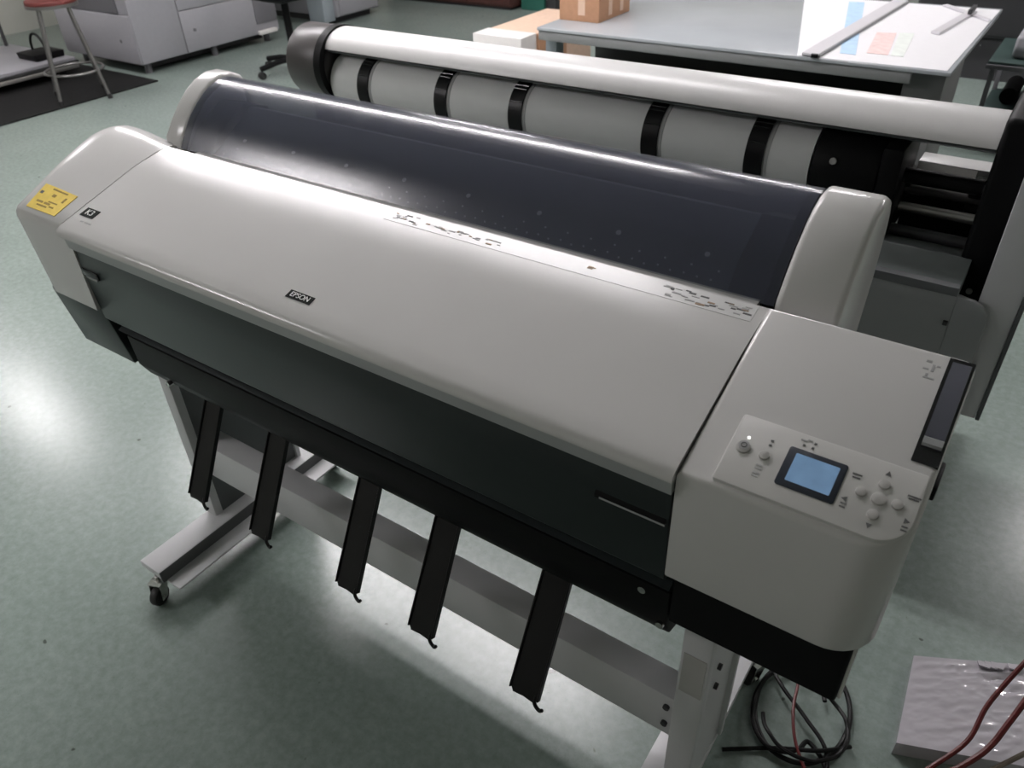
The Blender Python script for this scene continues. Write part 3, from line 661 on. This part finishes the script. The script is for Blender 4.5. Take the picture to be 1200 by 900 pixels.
part('column_foot', cyl((-6.26, 5.76, 0.0), (-6.26, 5.76, 0.05), 0.04, 14), 'box_white', FX)
# office chair behind the rear machine's end cap
OC = Thing('office_chair', 'black office chair with star base between the machines', 'chair', (-5.18, 4.39, 0))
oc = Vector((-5.18, 4.39, 0))
part('post', cyl(oc+Vector((0, 0, 0.08)), oc+Vector((0, 0, 0.53)), 0.028, 16), 'black_plastic', OC)
for i in range(5):
    a = R(-104 + 72*i); d = Vector((math.cos(a), math.sin(a), 0))
    lg = part('base_leg', tube([oc+d*0.02+Vector((0, 0, 0.105)), oc+d*0.15+Vector((0, 0, 0.10)), oc+d*0.30+Vector((0, 0, 0.075))], 0.020, 10), 'black_plastic', OC)
    c = oc+d*0.30+Vector((0, 0, 0.028)); sd = Vector((-d.y, d.x, 0))
    part('caster', cyl(c-sd*0.022, c+sd*0.022, 0.028, 16, None, 0.004), 'rubber', OC, lg)
part('seat_plate', box(oc.x-0.12, oc.x+0.12, oc.y-0.12, oc.y+0.12, 0.525, 0.55, 0.006), 'dark_metal', OC)
part('seat', box(oc.x-0.24, oc.x+0.24, oc.y-0.23, oc.y+0.23, 0.55, 0.62, 0.03, 3), 'black_plastic', OC)
part('back_bar', tube(catmull([oc+Vector((0.0, 0.10, 0.54)), oc+Vector((0.0, 0.29, 0.56)), oc+Vector((0.0, 0.30, 0.72))], 6), 0.018, 10), 'black_plastic', OC)
part('backrest', box(oc.x-0.21, oc.x+0.21, oc.y+0.27, oc.y+0.32, 0.68, 1.08, 0.02, 3), 'black_plastic', OC)
# far cabinets
CA = Thing('brown_cabinet', 'dark red-brown low wooden cabinet at the far end of the room', 'cabinet', (-5.7, 7.35, 0))
part('body', box(-6.62, -4.94, 7.10, 7.55, 0.03, 0.80, 0.005), 'brown_wood', CA)
for i in range(3): part('door', box(-6.60+i*0.557, -6.60+i*0.557+0.54, 7.085, 7.10, 0.05, 0.78, 0.003), 'brown_wood', CA)
part('plinth', box(-6.58, -4.98, 7.14, 7.5, 0, 0.04), 'dark_metal', CA)
GC = Thing('green_cabinet', 'green steel cabinet with pale front next to the brown cabinet', 'cabinet', (-4.75, 7.45, 0))
part('body', box(-4.90, -4.62, 7.22, 7.7, 0.0, 0.80, 0.005), 'green_paint', GC)
part('front_plate', box(-4.86, -4.68, 7.205, 7.22, 0.12, 0.30, 0.003), 'machine_blue', GC)
part('dark_end', box(-4.615, -4.50, 7.24, 7.7, 0.0, 0.80, 0.004), 'dark_metal', GC)
# far right trolley and black chair back
UT = Thing('utility_trolley', 'dark green steel trolley on wheels beyond the work table corner', 'trolley', (0.0, 5.6, 0))
part('top_tray', box(-0.40, 0.30, 5.0, 5.6, 0.44, 0.465, 0.004), 'dark_green', UT)
part('tray_rim', box(-0.405, 0.305, 4.985, 5.0, 0.43, 0.452, 0.003), 'machine_grey', UT)
part('lower_tray', box(-0.38, 0.28, 5.0, 5.6, 0.16, 0.185, 0.004), 'dark_green', UT)
for x in (-0.37, 0.27):
    for y in (5.03, 5.57):
        p = part('post', box(x-0.012, x+0.012, y-0.012, y+0.012, 0.08, 0.44, 0.002), 'machine_grey', UT)
        part('wheel', cyl((x-0.014, y, 0.05), (x+0.014, y, 0.05), 0.05, 18, None, 0.005), 'rubber', UT, p)
for x in (-0.27, -0.17): part('motor', cyl((x, 5.25, 0.235), (x, 5.55, 0.235), 0.045, 20), 'black_plastic', UT)
single('plastic_case', box(-0.31, 0.22, 5.1, 5.5, 0.4655, 0.58, 0.02, 3), 'machine_white', 'pale grey case lying on the dark green trolley', 'case')
DC = Thing('black_cabinet', 'tall black cabinet at the far right behind the work table', 'cabinet', (-0.2, 6.7, 0))
part('body', box(-1.05, 0.55, 6.45, 7.1, 0.28, 1.35, 0.01), 'dark_metal', DC)
part('plinth', box(-1.0, 0.5, 6.5, 7.05, 0.0, 0.285), 'dark_metal', DC)
for i in range(2): part('door', box(-1.04+i*0.80, -0.255+i*0.80, 6.43, 6.45, 0.30, 1.33, 0.004), 'dark_metal', DC)

# ------------------------------------------------------------------ floor at the lower right: paper ream and cables
RE = Thing('paper_ream', 'plastic-wrapped ream of pale paper on the floor beside the printer', 'paper', (0.22, 1.28, 0))
b = bmesh.new()
c4 = [(0.124, 1.118), (0.345, 1.205), (0.322, 1.462), (0.108, 1.352)]
from mathutils import noise as mnoise
b = bmesh.new(); NG = 64; cc = [Vector((x, y, 0)) for x, y in c4]
def ream_pt(u, v):
    p = cc[0]*(1-u)*(1-v) + cc[1]*u*(1-v) + cc[2]*u*v + cc[3]*(1-u)*v
    q = Vector((p.x*0.8+p.y*0.6, (-p.x*0.6+p.y*0.8)*2.6, 0.0))
    edge = min(1, 12*min(u, 1-u, v, 1-v))
    return Vector((p.x, p.y, 0.042 + edge*(0.6+mnoise.noise(p*9)**2*2.5)*(0.0036*mnoise.noise(q*27) + 0.0014*mnoise.noise(q*70+Vector((3, 1, 0))))))
gr = [[b.verts.new(ream_pt(i/NG, j/NG)) for j in range(NG+1)] for i in range(NG+1)]
for i in range(NG):
    for j in range(NG): b.faces.new((gr[i][j], gr[i+1][j], gr[i+1][j+1], gr[i][j+1]))
rim = [gr[i][0] for i in range(NG)] + [gr[NG][j] for j in range(NG)] + [gr[NG-i][NG] for i in range(NG)] + [gr[0][NG-j] for j in range(NG)]
low = [b.verts.new((v.co.x, v.co.y, 0.0)) for v in rim]
for i in range(len(rim)): b.faces.new((rim[i], low[i], low[(i+1) % len(rim)], rim[(i+1) % len(rim)]))
b.faces.new(low)
part('pack', b, 'wrap', RE)
for i in range(5):
    t = random.random(); p = Vector((0.115+0.2*t, 1.355+0.1*t, 0.045))
    part('wrap_fold', extrude_poly([p, p+Vector((0.03, 0.008, 0)), p+Vector((0.025, -0.012, 0.004)), p+Vector((0.004, -0.014, 0.003))], (0, 0, 0.003)), 'wrap', RE)
def cable(name, pts, r, m, label, group='loose cables on the floor by the stand'):
    return single(name, tube(catmull(pts, 8), r, 8), m, label, 'cable', group)
def loop(cx, cy, rx, ry, a0, a1, z, n=14, ph=0.0):
    return [(cx+rx*math.cos(R(a0+(a1-a0)*i/n)), cy+ry*math.sin(R(a0+(a1-a0)*i/n)), z+0.004*math.sin(i*1.3+ph)**2) for i in range(n+1)]
cable('power_cable', [(-0.16, 1.35, 0.006)] + loop(-0.06, 1.11, 0.095, 0.13, 120, 560, 0.008, 24), 0.0055, 'cable_black', 'black cable looped in a wide coil under the printer end')
cable('power_cable', loop(-0.085, 1.09, 0.07, 0.11, 30, 330, 0.020, 18, 1) + [(0.02, 1.0, 0.02), (0.04, 0.93, 0.008)], 0.005, 'cable_black', 'thinner black cable in a smaller coil under the printer end')
cable('signal_cable', [(-0.20, 1.25, 0.006), (-0.13, 1.14, 0.03), (-0.05, 1.08, 0.032), (0.01, 1.03, 0.03), (0.03, 0.95, 0.012), (0.0, 0.88, 0.006)], 0.0045, 'cable_black', 'black cable lying straight across the coil')
cable('signal_cable', [(-0.17, 0.93, 0.008), (-0.08, 0.99, 0.012), (0.0, 1.02, 0.036), (0.05, 1.08, 0.01)], 0.0045, 'cable_black', 'short black cable crossing the edge of the coil')
cable('signal_cable', loop(-0.045, 1.06, 0.085, 0.085, 200, 430, 0.044, 14, 2), 0.0045, 'cable_black', 'black cable in an open arc on top of the coil')
cable('red_cable', [(-0.10, 1.20, 0.033), (-0.085, 1.14, 0.041), (-0.075, 1.08, 0.040), (-0.05, 1.02, 0.03), (-0.01, 0.97, 0.02)], 0.0035, 'cable_red', 'thin red cable lying in the black coil')
# cables that run up beside the ream
cable('red_cable', [(0.16, 1.00, 0.006), (0.20, 1.08, 0.02), (0.265, 1.16, 0.08), (0.29, 1.22, 0.13), (0.315, 1.30, 0.20), (0.345, 1.40, 0.30), (0.40, 1.50, 0.42)], 0.006, 'cable_red', 'red cable rising across the wrapped ream', 'cables rising by the ream')
cable('red_cable', [(0.135, 1.01, 0.006), (0.188, 1.10, 0.03), (0.236, 1.17, 0.08), (0.250, 1.24, 0.13), (0.285, 1.32, 0.21), (0.335, 1.43, 0.31), (0.385, 1.53, 0.42)], 0.005, 'cable_red', 'dark red cable beside the brighter red one', 'cables rising by the ream')
cable('brown_cable', [(0.17, 0.98, 0.006), (0.22, 1.07, 0.03), (0.29, 1.15, 0.06), (0.35, 1.22, 0.10), (0.43, 1.31, 0.16)], 0.005, 'cable_brown', 'thin brown cable crossing the corner of the ream', 'cables rising by the ream')
